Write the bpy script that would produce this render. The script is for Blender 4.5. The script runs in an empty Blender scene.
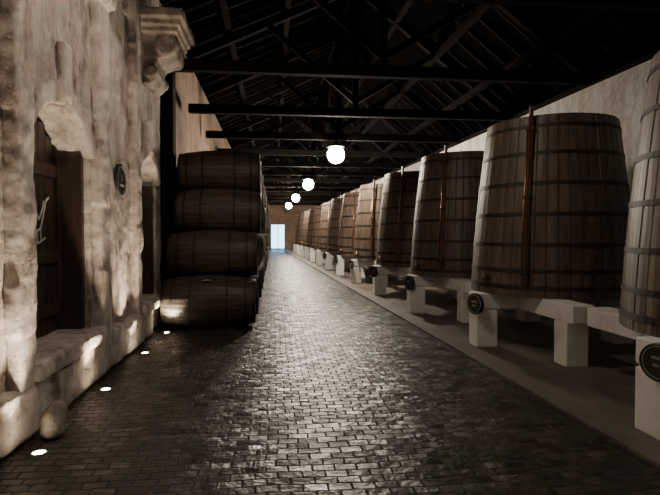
import bpy, bmesh, math, random
from mathutils import Vector, Matrix
random.seed(7)
S=bpy.context.scene
COL=S.collection

# ---------------------------------------------------------------- materials
def new_mat(name):
    m=bpy.data.materials.new(name); m.use_nodes=True
    nt=m.node_tree; b=nt.nodes['Principled BSDF']
    return m,nt,b
def N(nt,t,**kw):
    n=nt.nodes.new(t)
    for k,v in kw.items():
        if k in n.inputs: n.inputs[k].default_value=v
        else: setattr(n,k,v)
    return n
def ramp(nt,src,stops):
    r=nt.nodes.new('ShaderNodeValToRGB')
    e=r.color_ramp.elements
    while len(e)<len(stops): e.new(0.5)
    for i,(p,c) in enumerate(stops):
        e[i].position=p; e[i].color=(*c,1)
    nt.links.new(src,r.inputs[0]); return r
def coords(nt,scale=(1,1,1)):
    tc=nt.nodes.new('ShaderNodeTexCoord'); mp=nt.nodes.new('ShaderNodeMapping')
    mp.inputs['Scale'].default_value=scale
    nt.links.new(tc.outputs['Object'],mp.inputs[0]); return mp.outputs[0]
def simple(name,stops,scale=(1,1,1),nscale=4,detail=8,rough=0.7,bump=0.3,bdist=0.01,bscale=None,metal=0,spec=0.5,rand=0):
    m,nt,b=new_mat(name); v=coords(nt,scale)
    n=N(nt,'ShaderNodeTexNoise',Scale=nscale,Detail=detail,Roughness=0.65); nt.links.new(v,n.inputs['Vector'])
    r=ramp(nt,n.outputs[0],stops)
    out=r.outputs[0]
    if rand:
        oi=nt.nodes.new('ShaderNodeObjectInfo')
        mr=N(nt,'ShaderNodeMapRange'); mr.inputs['To Min'].default_value=1-rand; mr.inputs['To Max'].default_value=1+rand
        nt.links.new(oi.outputs['Random'],mr.inputs['Value'])
        hs=nt.nodes.new('ShaderNodeHueSaturation'); nt.links.new(out,hs.inputs['Color']); nt.links.new(mr.outputs[0],hs.inputs['Value']); out=hs.outputs[0]
    nt.links.new(out,b.inputs['Base Color'])
    b.inputs['Roughness'].default_value=rough; b.inputs['Metallic'].default_value=metal
    b.inputs['Specular IOR Level'].default_value=spec
    n2=N(nt,'ShaderNodeTexNoise',Scale=bscale or nscale*3,Detail=8,Roughness=0.7); nt.links.new(v,n2.inputs['Vector'])
    bp=N(nt,'ShaderNodeBump',Strength=bump,Distance=bdist); nt.links.new(n2.outputs[0],bp.inputs['Height'])
    nt.links.new(bp.outputs[0],b.inputs['Normal'])
    return m
def emis(name,col,st):
    m,nt,b=new_mat(name); b.inputs['Base Color'].default_value=(*col,1)
    b.inputs['Emission Color'].default_value=(*col,1); b.inputs['Emission Strength'].default_value=st; return m

def plaster(name,stops,grime,d1=0.05,d2=0.035):
    m,nt,b=new_mat(name)
    v=coords(nt)
    n1=N(nt,'ShaderNodeTexNoise',Scale=2.6,Detail=10,Roughness=0.75); nt.links.new(v,n1.inputs['Vector'])
    r=ramp(nt,n1.outputs[0],stops)
    vg=coords(nt,(1.6,1.6,0.5))
    ng=N(nt,'ShaderNodeTexNoise',Scale=2.0,Detail=8,Roughness=0.7); nt.links.new(vg,ng.inputs['Vector'])
    rg=ramp(nt,ng.outputs[0],[(0.34,grime),(0.46,(0.85,0.82,0.80)),(0.56,(1,1,1))])
    mx=N(nt,'ShaderNodeMix',data_type='RGBA',blend_type='MULTIPLY'); mx.inputs[0].default_value=1
    nt.links.new(r.outputs[0],mx.inputs[6]); nt.links.new(rg.outputs[0],mx.inputs[7])
    nt.links.new(mx.outputs[2],b.inputs['Base Color']); b.inputs['Roughness'].default_value=0.92
    n2=N(nt,'ShaderNodeTexNoise',Scale=7,Detail=3,Roughness=0.5); nt.links.new(v,n2.inputs['Vector'])
    n3=N(nt,'ShaderNodeTexNoise',Scale=26,Detail=8,Roughness=0.75); nt.links.new(v,n3.inputs['Vector'])
    b1=N(nt,'ShaderNodeBump',Strength=1.0,Distance=d1); nt.links.new(n2.outputs[0],b1.inputs['Height'])
    b2=N(nt,'ShaderNodeBump',Strength=1.0,Distance=d2); nt.links.new(n3.outputs[0],b2.inputs['Height']); nt.links.new(b1.outputs[0],b2.inputs['Normal'])
    nt.links.new(b2.outputs[0],b.inputs['Normal'])
    return m
M_plaster=plaster('rough_plaster',[(0.3,(0.36,0.28,0.25)),(0.48,(0.70,0.61,0.56)),(0.65,(0.86,0.80,0.76))],(0.33,0.26,0.23))
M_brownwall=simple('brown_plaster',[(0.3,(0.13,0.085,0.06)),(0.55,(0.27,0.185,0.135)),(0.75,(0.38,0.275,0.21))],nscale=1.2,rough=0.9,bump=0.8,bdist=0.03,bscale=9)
M_white=simple('old_whitewash',[(0.25,(0.52,0.49,0.46)),(0.45,(0.78,0.76,0.74)),(0.7,(0.87,0.85,0.83))],nscale=2.5,rough=0.8,bump=0.6,bdist=0.01,bscale=14)
M_rwall=plaster('wall_whitewash',[(0.25,(0.62,0.56,0.50)),(0.42,(0.86,0.83,0.79)),(0.7,(0.92,0.90,0.87))],(0.7,0.63,0.56),0.03,0.02)
M_stone=simple('granite',[(0.3,(0.16,0.125,0.10)),(0.5,(0.34,0.28,0.24)),(0.7,(0.55,0.48,0.42))],nscale=4,rough=0.9,bump=1.0,bdist=0.05,bscale=14)
M_concrete=simple('concrete',[(0.3,(0.08,0.063,0.052)),(0.55,(0.14,0.115,0.095)),(0.75,(0.21,0.175,0.15))],nscale=1.7,rough=0.55,bump=0.4,bdist=0.01,bscale=9)
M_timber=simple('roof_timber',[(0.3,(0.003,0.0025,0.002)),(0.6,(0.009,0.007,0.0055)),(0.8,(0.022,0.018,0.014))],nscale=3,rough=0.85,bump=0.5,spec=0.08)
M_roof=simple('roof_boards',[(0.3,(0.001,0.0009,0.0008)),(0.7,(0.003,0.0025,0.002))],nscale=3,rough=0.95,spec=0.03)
M_bar=simple('barrel_oak',[(0.3,(0.026,0.019,0.014)),(0.55,(0.078,0.057,0.044)),(0.75,(0.145,0.112,0.088))],scale=(0.5,4,4),nscale=3,rough=0.5,bump=0.6,bdist=0.008,rand=0.3)
M_vat=simple('vat_oak',[(0.25,(0.036,0.024,0.017)),(0.5,(0.110,0.077,0.057)),(0.75,(0.21,0.155,0.118))],scale=(5,5,0.45),nscale=2.2,rough=0.5,bump=0.5,bdist=0.006,rand=0.15)
M_hoop=simple('iron_hoop',[(0.3,(0.012,0.009,0.008)),(0.7,(0.045,0.034,0.027))],nscale=8,rough=0.6,metal=0.2)
M_post=simple('gauge_wood',[(0.3,(0.06,0.026,0.014)),(0.7,(0.15,0.075,0.04))],scale=(6,6,0.6),nscale=3,rough=0.45)
M_copper=simple('copper_tube',[(0.3,(0.28,0.16,0.10)),(0.7,(0.5,0.31,0.2))],rough=0.35,metal=0.9)
M_shut=simple('shutter_wood',[(0.3,(0.024,0.014,0.010)),(0.7,(0.085,0.050,0.038))],scale=(5,5,0.5),nscale=3,rough=0.5)
M_black=simple('black_enamel',[(0.3,(0.012,0.011,0.01)),(0.7,(0.03,0.027,0.025))],rough=0.4,bump=0.1)
M_letter=simple('white_paint',[(0.3,(0.6,0.57,0.52)),(0.7,(0.8,0.77,0.72))],rough=0.6,bump=0.1)
M_steel=simple('steel_rim',[(0.3,(0.3,0.3,0.3)),(0.7,(0.5,0.5,0.5))],rough=0.3,metal=1)
M_lamp=emis('lamp_glass',(1.0,0.87,0.70),360)
M_flood=emis('spot_lens',(1.0,0.86,0.62),80)
M_day=emis('daylight_glass',(0.32,0.66,1.0),6)

# cobbled floor
M_floor,nt,b=new_mat('block_paving')
v=coords(nt)
wn=N(nt,'ShaderNodeTexNoise',Scale=1.3,Detail=3); nt.links.new(v,wn.inputs['Vector'])
vm=N(nt,'ShaderNodeVectorMath',operation='SCALE'); nt.links.new(wn.outputs['Color'],vm.inputs[0]); vm.inputs['Scale'].default_value=0.10
va=N(nt,'ShaderNodeVectorMath',operation='ADD'); nt.links.new(v,va.inputs[0]); nt.links.new(vm.outputs[0],va.inputs[1])
br=nt.nodes.new('ShaderNodeTexBrick'); nt.links.new(va.outputs[0],br.inputs['Vector'])
br.offset=0.5; br.inputs['Scale'].default_value=1; br.inputs['Brick Width'].default_value=0.155; br.inputs['Row Height'].default_value=0.095
br.inputs['Mortar Size'].default_value=0.008; br.inputs['Mortar Smooth'].default_value=0.6; br.inputs['Bias'].default_value=0.0
br.inputs['Color1'].default_value=(0,0,0,1); br.inputs['Color2'].default_value=(1,1,1,1); br.inputs['Mortar'].default_value=(0.5,0.5,0.5,1)
rc=ramp(nt,br.outputs['Color'],[(0,(0.022,0.016,0.012)),(0.6,(0.040,0.030,0.024)),(1,(0.070,0.054,0.045))])
nl=N(nt,'ShaderNodeTexNoise',Scale=0.8,Detail=6); nt.links.new(v,nl.inputs['Vector'])
rl=ramp(nt,nl.outputs[0],[(0.35,(0.5,0.48,0.46)),(0.65,(1.1,1.05,1.0))])
mx=N(nt,'ShaderNodeMix',data_type='RGBA',blend_type='MULTIPLY'); mx.inputs[0].default_value=1
nt.links.new(rc.outputs[0],mx.inputs[6]); nt.links.new(rl.outputs[0],mx.inputs[7])
m2=N(nt,'ShaderNodeMix',data_type='RGBA'); nt.links.new(br.outputs['Fac'],m2.inputs[0]); nt.links.new(mx.outputs[2],m2.inputs[6]); m2.inputs[7].default_value=(0.008,0.006,0.005,1)
nt.links.new(m2.outputs[2],b.inputs['Base Color'])
nr=N(nt,'ShaderNodeTexNoise',Scale=5,Detail=6); nt.links.new(v,nr.inputs['Vector'])
mr=N(nt,'ShaderNodeMapRange'); mr.inputs['From Min'].default_value=0.3; mr.inputs['From Max'].default_value=0.7; mr.inputs['To Min'].default_value=0.26; mr.inputs['To Max'].default_value=0.56; nt.links.new(nr.outputs[0],mr.inputs['Value'])
mrf=N(nt,'ShaderNodeMath',operation='MULTIPLY_ADD'); nt.links.new(br.outputs['Fac'],mrf.inputs[0]); mrf.inputs[1].default_value=0.35; nt.links.new(mr.outputs[0],mrf.inputs[2])
nt.links.new(mrf.outputs[0],b.inputs['Roughness'])
inv=N(nt,'ShaderNodeMath',operation='SUBTRACT'); inv.inputs[0].default_value=1; nt.links.new(br.outputs['Fac'],inv.inputs[1])
bb=N(nt,'ShaderNodeBump',Strength=1.0,Distance=0.02); nt.links.new(inv.outputs[0],bb.inputs['Height'])
nb=N(nt,'ShaderNodeTexNoise',Scale=14,Detail=4); nt.links.new(v,nb.inputs['Vector'])
b4=N(nt,'ShaderNodeBump',Strength=0.8,Distance=0.018); nt.links.new(nb.outputs[0],b4.inputs['Height']); nt.links.new(bb.outputs[0],b4.inputs['Normal'])
wh=nt.nodes.new('ShaderNodeTexWhiteNoise'); wh.noise_dimensions='1D'; nt.links.new(br.outputs['Color'],wh.inputs['W'])
s1=N(nt,'ShaderNodeVectorMath',operation='SUBTRACT'); nt.links.new(wh.outputs['Color'],s1.inputs[0]); s1.inputs[1].default_value=(0.5,0.5,0.5)
s2=N(nt,'ShaderNodeVectorMath',operation='SCALE'); nt.links.new(s1.outputs[0],s2.inputs[0]); s2.inputs['Scale'].default_value=0.18
s3=N(nt,'ShaderNodeVectorMath',operation='ADD'); nt.links.new(s2.outputs[0],s3.inputs[0]); nt.links.new(b4.outputs[0],s3.inputs[1])
s4=N(nt,'ShaderNodeVectorMath',operation='NORMALIZE'); nt.links.new(s3.outputs[0],s4.inputs[0])
nt.links.new(s4.outputs[0],b.inputs['Normal'])

# ---------------------------------------------------------------- mesh helpers
def obj(name,bm,mats,parent=None,loc=(0,0,0),rot=(0,0,0)):
    me=bpy.data.meshes.new(name)
    bmesh.ops.recalc_face_normals(bm,faces=bm.faces[:])
    bm.to_mesh(me); bm.free()
    for m in mats: me.materials.append(m)
    o=bpy.data.objects.new(name,me); COL.objects.link(o)
    o.location=loc; o.rotation_euler=rot
    if parent: o.parent=parent
    return o
TEXL=bpy.data.textures.new('lumps','CLOUDS'); TEXL.noise_scale=0.22; TEXL.noise_depth=3
def roughen(o,vox,strength):
    m=o.modifiers.new('remesh','REMESH'); m.mode='VOXEL'; m.voxel_size=vox; m.use_smooth_shade=True
    d=o.modifiers.new('lumps','DISPLACE'); d.texture=TEXL; d.texture_coords='GLOBAL'; d.strength=strength; d.mid_level=0.5
    return o
def inst(name,me,loc=(0,0,0),rot=(0,0,0),parent=None):
    o=bpy.data.objects.new(name,me); COL.objects.link(o); o.location=loc; o.rotation_euler=rot
    if parent:o.parent=parent
    return o
def empty(name,loc=(0,0,0)):
    o=bpy.data.objects.new(name,None); COL.objects.link(o); o.location=loc; return o
def box(bm,x0,x1,y0,y1,z0,z1,mi=0,bev=0):
    vs=[bm.verts.new((x,y,z)) for z in (z0,z1) for x,y in ((x0,y0),(x1,y0),(x1,y1),(x0,y1))]
    fs=[bm.faces.new([vs[i] for i in q]) for q in ((3,2,1,0),(4,5,6,7),(0,1,5,4),(1,2,6,5),(2,3,7,6),(3,0,4,7))]
    for f in fs: f.material_index=mi
    if bev:
        es=list({e for f in fs for e in f.edges})
        r=bmesh.ops.bevel(bm,geom=es,offset=bev,segments=2,affect='EDGES',profile=0.6)
        for f in r['faces']: f.material_index=mi
def beam(bm,p0,p1,w,h,mi=0):
    p0=Vector(p0);p1=Vector(p1);d=(p1-p0).normalized()
    up=Vector((0,0,1)) if abs(d.z)<0.95 else Vector((0,1,0))
    s=d.cross(up).normalized(); u=s.cross(d).normalized()
    vs=[]
    for p in (p0,p1):
        for a,c in ((-1,-1),(1,-1),(1,1),(-1,1)):
            vs.append(bm.verts.new(p+s*a*w/2+u*c*h/2))
    for q in ((3,2,1,0),(4,5,6,7),(0,1,5,4),(1,2,6,5),(2,3,7,6),(3,0,4,7)):
        bm.faces.new([vs[i] for i in q]).material_index=mi
def cyl(bm,p0,p1,r0,r1,n=16,mi=0,cap=True,smooth=True):
    p0=Vector(p0);p1=Vector(p1);d=(p1-p0).normalized()
    q=d.to_track_quat('Z','Y'); a=[];c=[]
    for i in range(n):
        t=2*math.pi*i/n; o=Vector((math.cos(t),math.sin(t),0))
        a.append(bm.verts.new(p0+q@(o*r0))); c.append(bm.verts.new(p1+q@(o*r1)))
    for i in range(n):
        f=bm.faces.new((a[i],a[(i+1)%n],c[(i+1)%n],c[i])); f.material_index=mi; f.smooth=smooth
    if cap:
        bm.faces.new(a[::-1]).material_index=mi; bm.faces.new(c).material_index=mi
def lathe(bm,prof,n=24,mi=0,smooth=True,T=Matrix()):
    rings=[]
    for r,z in prof:
        if r<1e-6: rings.append([bm.verts.new(T@Vector((0,0,z)))])
        else: rings.append([bm.verts.new(T@Vector((r*math.cos(2*math.pi*i/n),r*math.sin(2*math.pi*i/n),z))) for i in range(n)])
    for a,c in zip(rings,rings[1:]):
        for i in range(n):
            j=(i+1)%n
            if len(a)==1 and len(c)==1: continue
            if len(a)==1: f=bm.faces.new((a[0],c[j],c[i]))
            elif len(c)==1: f=bm.faces.new((a[i],a[j],c[0]))
            else: f=bm.faces.new((a[i],a[j],c[j],c[i]))
            f.material_index=mi; f.smooth=smooth
def staved(bm,prof,n,groove,mi,jit,T=Matrix()):
    rings=[]
    js=[random.uniform(-jit,jit) for _ in range(n)]
    step=2*math.pi/n; g=step*0.06
    for z,r in prof:
        ring=[]
        for i in range(n):
            a=i*step
            for aa,rr in ((a,r-groove),(a+g,r+js[i]),(a+step/2,r+js[i]+0.002),(a+step-g,r+js[i])):
                ring.append(bm.verts.new(T@Vector((rr*math.cos(aa),rr*math.sin(aa),z))))
        rings.append(ring)
    m=len(rings[0])
    for a,c in zip(rings,rings[1:]):
        for i in range(m):
            f=bm.faces.new((a[i],a[(i+1)%m],c[(i+1)%m],c[i])); f.material_index=mi
    return rings
def interp(prof,z):
    for (z0,r0),(z1,r1) in zip(prof,prof[1:]):
        if z0<=z<=z1: return r0+(r1-r0)*(z-z0)/(z1-z0)
    return prof[-1][1]
def hoop(bm,prof,z,w,off,mi,T=Matrix(),n=72):
    ra=interp(prof,z-w/2);rb=interp(prof,z+w/2)
    lathe(bm,[(ra-0.005,z-w/2),(ra+off,z-w/2),(rb+off,z+w/2),(rb-0.005,z+w/2)],n,mi,False,T)

# ---------------------------------------------------------------- camera
cd=bpy.data.cameras.new('camera'); cam=bpy.data.objects.new('camera',cd); COL.objects.link(cam); S.camera=cam
cd.sensor_width=36; cd.lens=36*520/660; cd.clip_end=200
cam.location=(0,0,1.6); cam.rotation_euler=(math.radians(90-1.49),0,math.radians(-6.26))
w=bpy.data.worlds.new('world'); S.world=w; w.use_nodes=True
w.node_tree.nodes['Background'].inputs[0].default_value=(0.9,0.8,0.75,1); w.node_tree.nodes['Background'].inputs[1].default_value=0.003

DR=-0.033
Y0,Y1=-6.0,54.0
# ---------------------------------------------------------------- floor
bm=bmesh.new(); box(bm,-2.6,7.0,Y0,Y1+0.3,-0.2,0)
obj('floor',bm,[M_floor])
bm=bmesh.new()
def xs(y,o): return o+DR*y
vs=[bm.verts.new(p) for p in ((xs(Y0,2.72),Y0+0.01,0.0),(xs(Y0,6.29),Y0+0.01,0.0),(xs(Y1,6.29),Y1-0.01,0.0),(xs(Y1,2.72),Y1-0.01,0.0))]
vt=[bm.verts.new((v.co.x,v.co.y,0.03)) for v in vs]
bm.faces.new(vt); bm.faces.new(vs[::-1])
for i in range(4): bm.faces.new((vs[i],vs[(i+1)%4],vt[(i+1)%4],vt[i]))
obj('floor_concrete_strip',bm,[M_concrete])
# ---------------------------------------------------------------- left facade with arched openings
def arch_outline(y0,y1,zs,spring,crown,n=14):
    pts=[(y0,zs),(y1,zs)]
    c=(y0+y1)/2; hw=(y1-y0)/2; h=crown-spring; R=(hw*hw+h*h)/(2*h); zc=crown-R
    a0=math.asin(hw/R)
    for i in range(n+1):
        a=a0-2*a0*i/n
        pts.append((c+R*math.sin(a),zc+R*math.cos(a)))
    return pts
ARCH=[(1.15,2.6),(4.47,5.95),(7.95,9.25)]
ZS,SP,CR=0.55,2.42,2.82
YF=9.6
bm=bmesh.new()
XF,XB,ZT=-2.0,-2.4,6.0
def slab(bm,poly,xf=XF,xb=XB,mi=0):
    a=[bm.verts.new((xf,y,z)) for y,z in poly]; c=[bm.verts.new((xb,y,z)) for y,z in poly]
    bm.faces.new(a).material_index=mi; bm.faces.new(c[::-1]).material_index=mi
    n=len(poly)
    for i in range(n): bm.faces.new((a[i],c[i],c[(i+1)%n],a[(i+1)%n])).material_index=mi
ys=Y0
E=0.01
for (a,c) in ARCH:
    slab(bm,[(ys,0),(a,0),(a,ZT),(ys,ZT)])
    slab(bm,[(a-E,0),(c+E,0),(c+E,ZS),(a-E,ZS)],XF-0.002,XB+0.002)
    top=arch_outline(a,c,ZS,SP,CR)[2:]
    slab(bm,[(a-E,ZT)]+[(a-E,SP)]+[(p[0],p[1]) for p in top[::-1]]+[(c+E,SP),(c+E,ZT)],XF-0.002,XB+0.002)
    ys=c
slab(bm,[(ys,0),(YF,0),(YF,ZT),(ys,ZT)])
WL=roughen(obj('wall_left',bm,[M_plaster]),0.04,0.05)
bm=bmesh.new()
y=-2.0
while y<8.3:
    l=random.uniform(0.35,0.7); d=random.uniform(0.09,0.15)
    box(bm,-2.05,-2.0+d,y,y+l+0.01,0.0,random.uniform(0.38,0.5),0,0.04); y+=l
roughen(obj('baseboard_left',bm,[M_plaster]),0.03,0.05)
for k,(a,c) in enumerate(ARCH):
    bm=bmesh.new()
    inner=arch_outline(a,c,ZS,SP,CR)[2:]; outer=arch_outline(a-0.16,c+0.16,ZS,SP+0.03,CR+0.2)[2:]
    for i in range(len(inner)-1):
        slab(bm,[inner[i],inner[i+1],outer[i+1],outer[i]],-1.94,-2.05)
    m_=(a+c)/2
    box(bm,-2.05,-1.90,m_-0.09,m_+0.09,CR+0.05,CR+0.58,0,0.03)
    roughen(obj('trim_%d'%(k+1),bm,[M_plaster]),0.025,0.02)
    bm=bmesh.new(); box(bm,-2.34,-1.84,a-0.12,c+0.12,ZS-0.14,ZS+0.02,0,0.03)
    roughen(obj('window_sill',bm,[M_plaster]),0.03,0.04)
    e=empty('window_shutter',(-2.33,(a+c)/2,0))
    bm=bmesh.new(); n=9; wd=(c-a)/n
    for i in range(n):
        yy=-(c-a)/2+i*wd; ym=yy+wd/2
        hw=(c-a)/2; h=CR-SP; R=(hw*hw+h*h)/(2*h); zt=CR-R+math.sqrt(R*R-min(abs(ym)+wd/2,hw)**2)
        box(bm,-0.02,0.02,yy+0.004,yy+wd-0.004,ZS+0.02,zt,0,0.004)
    o=obj('planks',bm,[M_shut],e)
    bm=bmesh.new()
    for z in (0.75,1.30,2.2): box(bm,0.02,0.05,-(c-a)/2+0.03,(c-a)/2-0.03,z,z+0.12,0,0.006)
    for yy in (-(c-a)/2+0.02,-0.05,(c-a)/2-0.12): box(bm,0.02,0.06,yy,yy+0.10,ZS+0.03,2.40,0,0.006)
    box(bm,0.02,0.28,(c-a)/2-0.07,(c-a)/2-0.002,ZS+0.025,SP,0,0.006)
    box(bm,0.02,0.28,-(c-a)/2+0.002,-(c-a)/2+0.07,ZS+0.025,SP,0,0.006)
    obj('rails',bm,[M_shut],e)
    if k==1:
        bm=bmesh.new(); X=0.064
        def stroke(pts,wd):
            for p,q in zip(pts,pts[1:]): beam(bm,(X,p[0],p[1]),(X,q[0],q[1]),0.006,wd)
        stroke([(-0.06,1.93),(0.0,1.99),(0.06,1.94),(0.05,1.84),(-0.04,1.76),(-0.02,1.66),(0.08,1.62),(0.18,1.66),(0.24,1.78),(0.30,1.93),(0.37,1.97)],0.020)
        stroke([(0.08,1.82),(0.14,1.74),(0.22,1.84),(0.25,1.93)],0.018)
        stroke([(0.0,1.54),(0.12,1.51),(0.28,1.56)],0.016)
        stroke([(0.10,1.62),(0.10,1.52)],0.016); stroke([(0.17,1.65),(0.18,1.53)],0.016)
        obj('painted_emblem',bm,[M_letter],e)
def pilaster(y0,y1,zt,cap):
    bm=bmesh.new(); z=0
    while z<zt-0.05:
        h=min(random.uniform(0.35,0.8),zt-z)
        j=random.uniform(-0.02,0.02)
        box(bm,-2.02,-1.885+j*0.6,y0+random.uniform(-0.02,0.02),y1+random.uniform(-0.02,0.02),z,z+h,0,0.02); z+=h
    if cap:
        box(bm,-2.02,-1.82,y0-0.05,y1+0.05,zt,zt+0.12,0,0.02)
    roughen(obj('pilaster',bm,[M_plaster],WL),0.025,0.04)
for a,c,z,cp in ((0.78,1.08,5.9,0),(2.65,3.0,5.9,0),(4.12,4.42,5.9,0),(6.05,6.36,4.2,1),(7.58,7.83,5.9,0)):
    pilaster(a,c,z,cp)
bm=bmesh.new(); bmesh.ops.create_icosphere(bm,subdivisions=4,radius=0.15)
for v_ in bm.verts: v_.co.x*=0.6
for f in bm.faces: f.smooth=True
o=obj('guard_stone',bm,[M_stone],loc=(-1.74,4.32,0.12))
d=o.modifiers.new('lumps','DISPLACE'); d.texture=TEXL; d.texture_coords='GLOBAL'; d.strength=0.10
bm=bmesh.new()
prof=[(-2.02,3.95),(-1.93,3.95),(-1.84,4.02),(-1.80,4.14),(-1.84,4.26),(-1.80,4.34),(-1.66,4.40),(-1.54,4.50),(-1.50,4.64),(-1.55,4.75),(-2.02,4.75)]
def ext(poly,y0,y1):
    a=[bm.verts.new((x,y0,z)) for x,z in poly]; c=[bm.verts.new((x,y1,z)) for x,z in poly]
    bm.faces.new(a); bm.faces.new(c[::-1]); n=len(poly)
    for i in range(n): bm.faces.new((a[i],c[i],c[(i+1)%n],a[(i+1)%n]))
ext(prof,8.45,9.25)
box(bm,-2.02,-1.47,8.35,9.35,4.73,4.84); box(bm,-2.02,-1.42,8.3,9.4,4.82,4.93); box(bm,-2.02,-1.36,8.22,9.48,4.92,5.05)
for yy in (8.41,9.22):
    cyl(bm,(-1.66,yy,4.56),(-1.66,yy+0.08,4.56),0.15,0.15,20)
    cyl(bm,(-1.88,yy,4.14),(-1.88,yy+0.08,4.14),0.10,0.10,16)
roughen(obj('corbel',bm,[M_stone],WL),0.018,0.03)
bm=bmesh.new(); box(bm,-2.4,-2.12,YF,Y1,0,6.0)
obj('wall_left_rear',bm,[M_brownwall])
bm=bmesh.new(); box(bm,-2.118,-1.88,10.2,10.5,0,5.0,0,0.01); box(bm,-2.118,-1.8,10.15,10.55,5.0,5.2,0,0.02)
obj('dark_upright',bm,[M_timber])  # dark upright strip with a wider head, set against the rear wall
def round_sign(loc,rotz,r,txt):
    e=empty('round_sign',loc); e.rotation_euler=(0,0,rotz)
    bm=bmesh.new(); T=Matrix.Rotation(math.radians(90),4,'X')
    lathe(bm,[(0,-0.03),(r,-0.03),(r,0.012),(r*0.94,0.018),(r*0.92,0.012),(0,0.012)],36,0,False,T)
    obj('disc',bm,[M_black],e)
    bm=bmesh.new(); lathe(bm,[(r*0.82,0.012),(r*0.82,0.0145),(r*0.84,0.0145),(r*0.84,0.012)],36,0,False,T)
    obj('ring',bm,[M_letter],e)
    for i,(t,s,z) in enumerate(txt):
        cu=bpy.data.curves.new('lettering','FONT'); cu.body=t; cu.size=s; cu.align_x='CENTER'; cu.extrude=0.001
        cu.materials.append(M_letter)
        o=bpy.data.objects.new('lettering_%d'%i,cu); COL.objects.link(o); o.parent=e
        o.location=(0,-0.015,z); o.rotation_euler=(math.radians(90),0,0)
round_sign((-1.945,6.97,2.3),math.radians(90),0.20,[('1',0.12,-0.02),('ADEGA',0.045,-0.09)])

# ---------------------------------------------------------------- barrels
R=0.447; L=1.54
prof=[]
for i in range(13):
    t=-1+2*i/12; prof.append((t*L/2, R-0.075*t*t))
bm=bmesh.new(); T=Matrix.Rotation(math.radians(90),4,'Y')
rg=staved(bm,prof,28,0.006,0,0.0015,T)
for sgn,idx in ((-1,0),(1,-1)):
    re=prof[0][1]
    z=sgn*L/2
    lathe(bm,[(re-0.006,z),(re-0.035,z),(re-0.035,z-sgn*0.05),(0,z-sgn*0.05)],28,0,False,T)
    for k in range(-3,4):
        zz=z-sgn*0.048
        beam(bm,T@Vector((k*0.095,-math.sqrt((re-0.04)**2-(k*0.095)**2),zz)),T@Vector((k*0.095,math.sqrt((re-0.04)**2-(k*0.095)**2),zz)),0.006,0.006,1)
for z,wd in ((-0.745,0.045),(-0.60,0.04),(-0.30,0.04),(0.30,0.04),(0.60,0.04),(0.745,0.045)):
    hoop(bm,prof,z,wd,0.005,1,T,56)
cyl(bm,(0,-0.03,R-0.01),(0,-0.03,R+0.012),0.03,0.028,12,0)
BM=bpy.data.meshes.new('barrel'); bmesh.ops.recalc_face_normals(bm,faces=bm.faces[:]); bm.to_mesh(BM); bm.free()
BM.materials.append(M_bar); BM.materials.append(M_hoop)
dv=0.45*2*math.sin(math.radians(60))
base=9.1; bx=-1.04
e=empty('wine_barrel_stack')
XO=[-0.03,-0.01,0.04,0.02]
for r_ in range(4):
    for k in range(0,28-r_):
        inst('barrel_%d_%d'%(r_,k),BM,(bx+XO[r_]+random.uniform(-0.03,0.03)*(k>0),base+0.45*r_+0.9*k,0.45+dv*r_),(random.uniform(0,6.28),0.012*(-1)**r_ if k==0 else 0,random.uniform(-0.015,0.015)),e)
bm=bmesh.new(); box(bm,-0.09,0.09,-0.006,0.006,-0.035,0.035,0,0.01); 
box(bm,-0.07,0.07,-0.008,-0.006,-0.004,0.006,1)
obj('label',bm,[M_black,M_letter],e,loc=(-1.1,8.80,0.83),rot=(math.radians(-38),0,0))
bm=bmesh.new()
for xx in (-1.6,-0.55):
    vs=[bm.verts.new(p) for p in ((xx-0.06,8.78,0),(xx+0.06,8.78,0),(xx+0.06,9.02,0),(xx-0.06,9.02,0),(xx-0.06,8.90,0.05),(xx+0.06,8.90,0.05))]
    for q in ((0,1,5,4),(4,5,2,3),(0,4,3),(1,2,5),(0,3,2,1)): bm.faces.new([vs[i] for i in q])
obj('chocks',bm,[M_timber],e)

# ---------------------------------------------------------------- vats
VH=2.38; VB=0.78
vprof=[(i*VH/10, 1.10-0.225*(i/10)+0.03*math.sin(math.pi*i/10)) for i in range(11)]
def make_vat():
    bm=bmesh.new()
    staved(bm,vprof,46,0.010,0,0.003)
    rt=vprof[-1][1]
    lathe(bm,[(rt-0.01,VH),(rt-0.055,VH),(rt-0.055,VH-0.12),(0,VH-0.12)],46,0,False)
    lathe(bm,[(1.09,0.0),(1.03,0.0),(1.03,0.06),(0,0.06)],46,0,False)
    for z,wd in ((0.12,0.06),(0.34,0.05),(0.68,0.05),(1.08,0.05),(1.48,0.05),(1.88,0.045),(2.24,0.045)):
        hoop(bm,vprof,z,wd,0.009,1)
    a=math.radians(180+50); ca,sa=math.cos(a),math.sin(a)
    r0=vprof[0][1]+0.045; r1=rt+0.05
    p0=Vector((ca*r0,sa*r0,0.16)); p1=Vector((ca*r1,sa*r1,VH+0.12))
    beam(bm,p0,p1,0.05,0.035,2)
    t=Vector((-sa,ca,0))*0.05
    cyl(bm,p0-t+Vector((0,0,0.15)),p1-t-Vector((0,0,0.3)),0.011,0.011,10,3)
    for z in (0.3,1.3,2.2):
        rr=interp(vprof,z); c_=Vector((ca*(rr+0.04),sa*(rr+0.04),z))
        beam(bm,c_-t*1.4,c_+t*0.9,0.05,0.03,1)
    a2=math.radians(200); c2,s2=math.cos(a2),math.sin(a2); rr=1.09
    cyl(bm,(c2*rr,s2*rr,0.22),(c2*(rr+0.12),s2*(rr+0.12),0.22),0.022,0.018,12,3)
    cyl(bm,(c2*(rr+0.09),s2*(rr+0.09),0.16),(c2*(rr+0.09),s2*(rr+0.09),0.30),0.012,0.012,10,3)
    return bm
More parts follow.
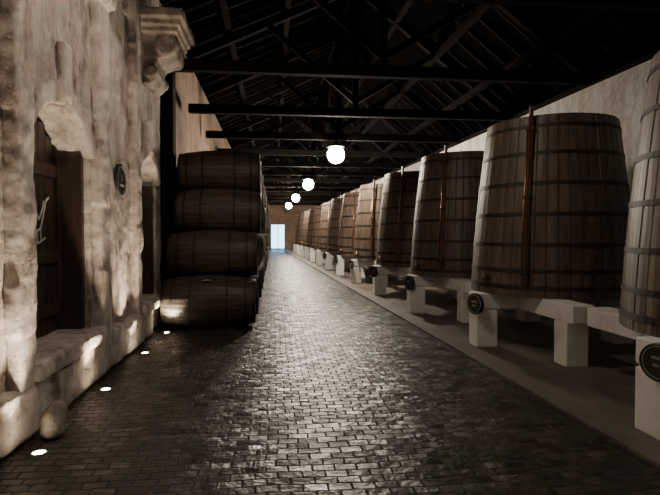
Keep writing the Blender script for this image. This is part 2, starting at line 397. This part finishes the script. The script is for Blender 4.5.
YV=[0.6,3.9,7.2,10.3,13.4,16.6,19.8,23.0,26.2,29.4,32.6,35.8,39.0,42.2]
v0=None
for i,y in enumerate(YV):
    x=4.25+DR*y
    if v0 is None: v0=obj('wine_vat',make_vat(),[M_vat,M_hoop,M_post,M_copper],loc=(x,y,VB)); VM=v0.data
    else: inst('wine_vat',VM,(x,y,VB),(0,0,random.uniform(-0.08,0.08)))
bm=bmesh.new()
box(bm,-1.22,-0.92,-0.32,-0.02,0.03,0.54,0,0.02)
box(bm,-1.22,1.15,-0.32,-0.02,0.56,0.78,0,0.02)
box(bm,-0.60,-0.32,-1.60,-0.32,0.56,0.775,0,0.015)
box(bm,-0.60,-0.32,-0.02,1.60,0.56,0.775,0,0.015)
box(bm,0.55,0.85,-1.60,-0.32,0.56,0.775,0,0.015)
box(bm,0.55,0.85,-0.02,1.60,0.56,0.775,0,0.015)
box(bm,-0.60,-0.32,-1.48,-1.20,0.03,0.56,0,0.02)
box(bm,0.55,0.85,-1.50,-1.20,0.03,0.56,0,0.02)
box(bm,0.80,1.12,-0.32,-0.02,0.03,0.56,0,0.02)
box(bm,-1.20,-0.94,-0.30,-0.04,0.5,0.6)
SM=None
for i,y in enumerate(YV):
    x=4.25+DR*y
    if SM is None: s0=obj('vat_support_stand',bm,[M_white],loc=(x,y,0)); SM=s0.data
    else: inst('vat_support_stand',SM,(x,y,0))
    if 0<i<8:
        round_sign((x-1.255,y-0.33,0.64),math.radians(-68),0.145,[('VINHO',0.035,0.02),('No %d'%(i+3),0.035,-0.035)])

# ---------------------------------------------------------------- right wall, end wall
bm=bmesh.new()
pts=[(xs(Y0,6.3),Y0),(xs(Y0,6.6),Y0),(xs(Y1,6.6),Y1),(xs(Y1,6.3),Y1)]
a=[bm.verts.new((x,y,0)) for x,y in pts]; c=[bm.verts.new((x,y,4.4)) for x,y in pts]
bm.faces.new(a[::-1]); bm.faces.new(c)
for i in range(4): bm.faces.new((a[i],a[(i+1)%4],c[(i+1)%4],c[i]))
obj('wall_right',bm,[M_rwall])
bm=bmesh.new()
DX0,DX1,DZ=-0.25,1.25,2.65
box(bm,-2.4,DX0,Y1,Y1+0.3,0,8); box(bm,DX1,6.5,Y1,Y1+0.3,0,8); box(bm,DX0,DX1,Y1,Y1+0.3,DZ,8)
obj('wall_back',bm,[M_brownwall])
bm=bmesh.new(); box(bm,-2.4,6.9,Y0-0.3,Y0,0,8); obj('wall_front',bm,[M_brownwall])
e=empty('door_1',((DX0+DX1)/2,Y1+0.12,0))
bm=bmesh.new(); hw=(DX1-DX0)/2
box(bm,-hw,-hw+0.08,-0.05,0.05,0,DZ,0,0.01); box(bm,hw-0.08,hw,-0.05,0.05,0,DZ,0,0.01); box(bm,-hw+0.08,hw-0.08,-0.05,0.05,DZ-0.1,DZ,0,0.01)
box(bm,-0.03,0.03,-0.04,0.04,0.1,DZ-0.1); box(bm,-hw+0.08,hw-0.08,-0.05,0.05,0.0,0.12,0,0.01)
obj('frame',bm,[M_black],e)
bm=bmesh.new(); box(bm,-hw+0.08,-0.03,-0.01,0.01,0.12,DZ-0.1); box(bm,0.03,hw-0.08,-0.01,0.01,0.12,DZ-0.1)
obj('glass',bm,[M_day],e)

# ---------------------------------------------------------------- roof
RX,RZ=2.0,7.7
def xr(y): return xs(y,6.45)
bm=bmesh.new()
def quad(bm,a,b_,c,d,t=0.06):
    lo=[bm.verts.new(p) for p in (a,b_,c,d)]; hi=[bm.verts.new((p[0],p[1],p[2]+t)) for p in (a,b_,c,d)]
    bm.faces.new(lo[::-1]); bm.faces.new(hi)
    for i in range(4): bm.faces.new((lo[i],lo[(i+1)%4],hi[(i+1)%4],hi[i]))
quad(bm,(-2.45,Y0,6.0),(RX,Y0,RZ+0.25),(RX,Y1+0.3,RZ+0.25),(-2.45,Y1+0.3,6.0))
quad(bm,(RX,Y0,RZ+0.25),(xr(Y0)+0.1,Y0,4.62),(xr(Y1)+0.1,Y1+0.3,4.62),(RX,Y1+0.3,RZ+0.25))
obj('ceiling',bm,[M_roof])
bm=bmesh.new(); y=Y0+0.3
while y<Y1-0.3:
    beam(bm,(-2.3,y,5.98),(RX,y,RZ+0.17),0.07,0.10); beam(bm,(xr(y)-0.05,y,4.6),(RX,y,RZ+0.17),0.07,0.10); y+=0.62
for t in (0.3,0.62): 
    beam(bm,(-2.3+4.3*t,Y0,6.0+1.75*t-0.14),(-2.3+4.3*t,Y1,6.0+1.75*t-0.14),0.13,0.13)
for t in (0.25,0.5,0.75):
    beam(bm,(xr(Y0)*(1-t)+RX*t,Y0,4.55*(1-t)+7.8*t-0.2),(xr(Y1)*(1-t)+RX*t,Y1,4.55*(1-t)+7.8*t-0.2),0.13,0.13)
beam(bm,(RX,Y0,RZ+0.05),(RX,Y1,RZ+0.05),0.14,0.18)
beam(bm,(xs(Y0,6.38),Y0,4.46),(xs(Y1,6.38),Y1,4.46),0.16,0.12)
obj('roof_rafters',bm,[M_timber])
yt=[ -3.4+3.2*k for k in range(18)]
for y in yt:
    bm=bmesh.new(); xR=xs(y,6.28)
    tz=4.55
    beam(bm,(-1.96,y,tz),(xR,y,tz),0.16,0.20)
    beam(bm,(-1.96,y,5.75),(RX,y,RZ-0.12),0.15,0.18)
    beam(bm,(xR,y,tz+0.08),(RX,y,RZ-0.12),0.15,0.18)
    beam(bm,(RX,y,tz),(RX,y,RZ),0.14,0.14)
    beam(bm,(RX,y,tz+0.25),(RX-2.2,y,6.65),0.10,0.12)
    beam(bm,(RX,y,tz+0.25),((xR+RX)/2,y,6.0),0.10,0.12)
    beam(bm,(RX,y+0.05,5.6),(RX,y+1.4,7.55),0.09,0.10)
    beam(bm,(RX,y-0.05,5.6),(RX,y-1.4,7.55),0.09,0.10)
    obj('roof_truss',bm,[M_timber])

# ---------------------------------------------------------------- pendant lamps
def pendant(x,y,z,ztop,hr,gr,rim=0.11):
    e=empty('pendant_lamp',(x,y,z))
    bm=bmesh.new()
    cyl(bm,(0,0,0.2),(0,0,ztop-z),0.012,0.012,8,0)
    lathe(bm,[(0.0,0.28),(0.05,0.28),(0.07,0.22),(hr*0.7,0.07+rim),(hr,rim),(hr-0.01,rim-0.005),(hr*0.68,0.06+rim),(0,0.17)],24,0)
    obj('hood',bm,[M_black],e)
    bm=bmesh.new(); bmesh.ops.create_uvsphere(bm,u_segments=20,v_segments=12,radius=gr)
    for v_ in bm.verts: v_.co.z-=gr-0.14
    for f in bm.faces: f.smooth=True
    obj('globe',bm,[M_lamp],e)
for k in (6,9,12,15):
    y=yt[k]; pendant(2.23-0.02*y,y,4.13,4.45,0.27,0.26)  # globes made oversize to take in the glare around each lamp
pendant(0.3,5.2,4.75,7.0,0.34,0.108,0.0)  # unseen lamp above the frame, added to brighten left wall and near vats
pendant(0.3,-2.5,4.75,7.0,0.34,0.07,0.0)  # unseen lamp behind the camera, added to light the vat fronts
# ---------------------------------------------------------------- recessed floor spotlights
for k,y in enumerate((-0.7,0.85,2.4,3.96,5.52,7.16,8.6)):
    x=-1.71 if k!=3 else -1.70
    e=empty('floor_spotlight',(x,y,0))
    bm=bmesh.new(); lathe(bm,[(0.058,0.0),(0.058,0.012),(0.046,0.012),(0.044,0.004)],24,0); obj('rim',bm,[M_steel],e)
    bm=bmesh.new(); lathe(bm,[(0.045,0.004),(0.03,0.010),(0,0.012)],24,0); obj('lens',bm,[M_flood],e)
    ld=bpy.data.lights.new('spot','SPOT'); ld.energy=280; ld.color=(1,0.83,0.60); ld.spot_size=math.radians(80); ld.spot_blend=1.0; ld.shadow_soft_size=0.04
    lo=bpy.data.objects.new('beam_light',ld); COL.objects.link(lo); lo.parent=e; lo.location=(0,0,0.04)
    lo.rotation_euler=(math.radians(180),math.radians(2),0)
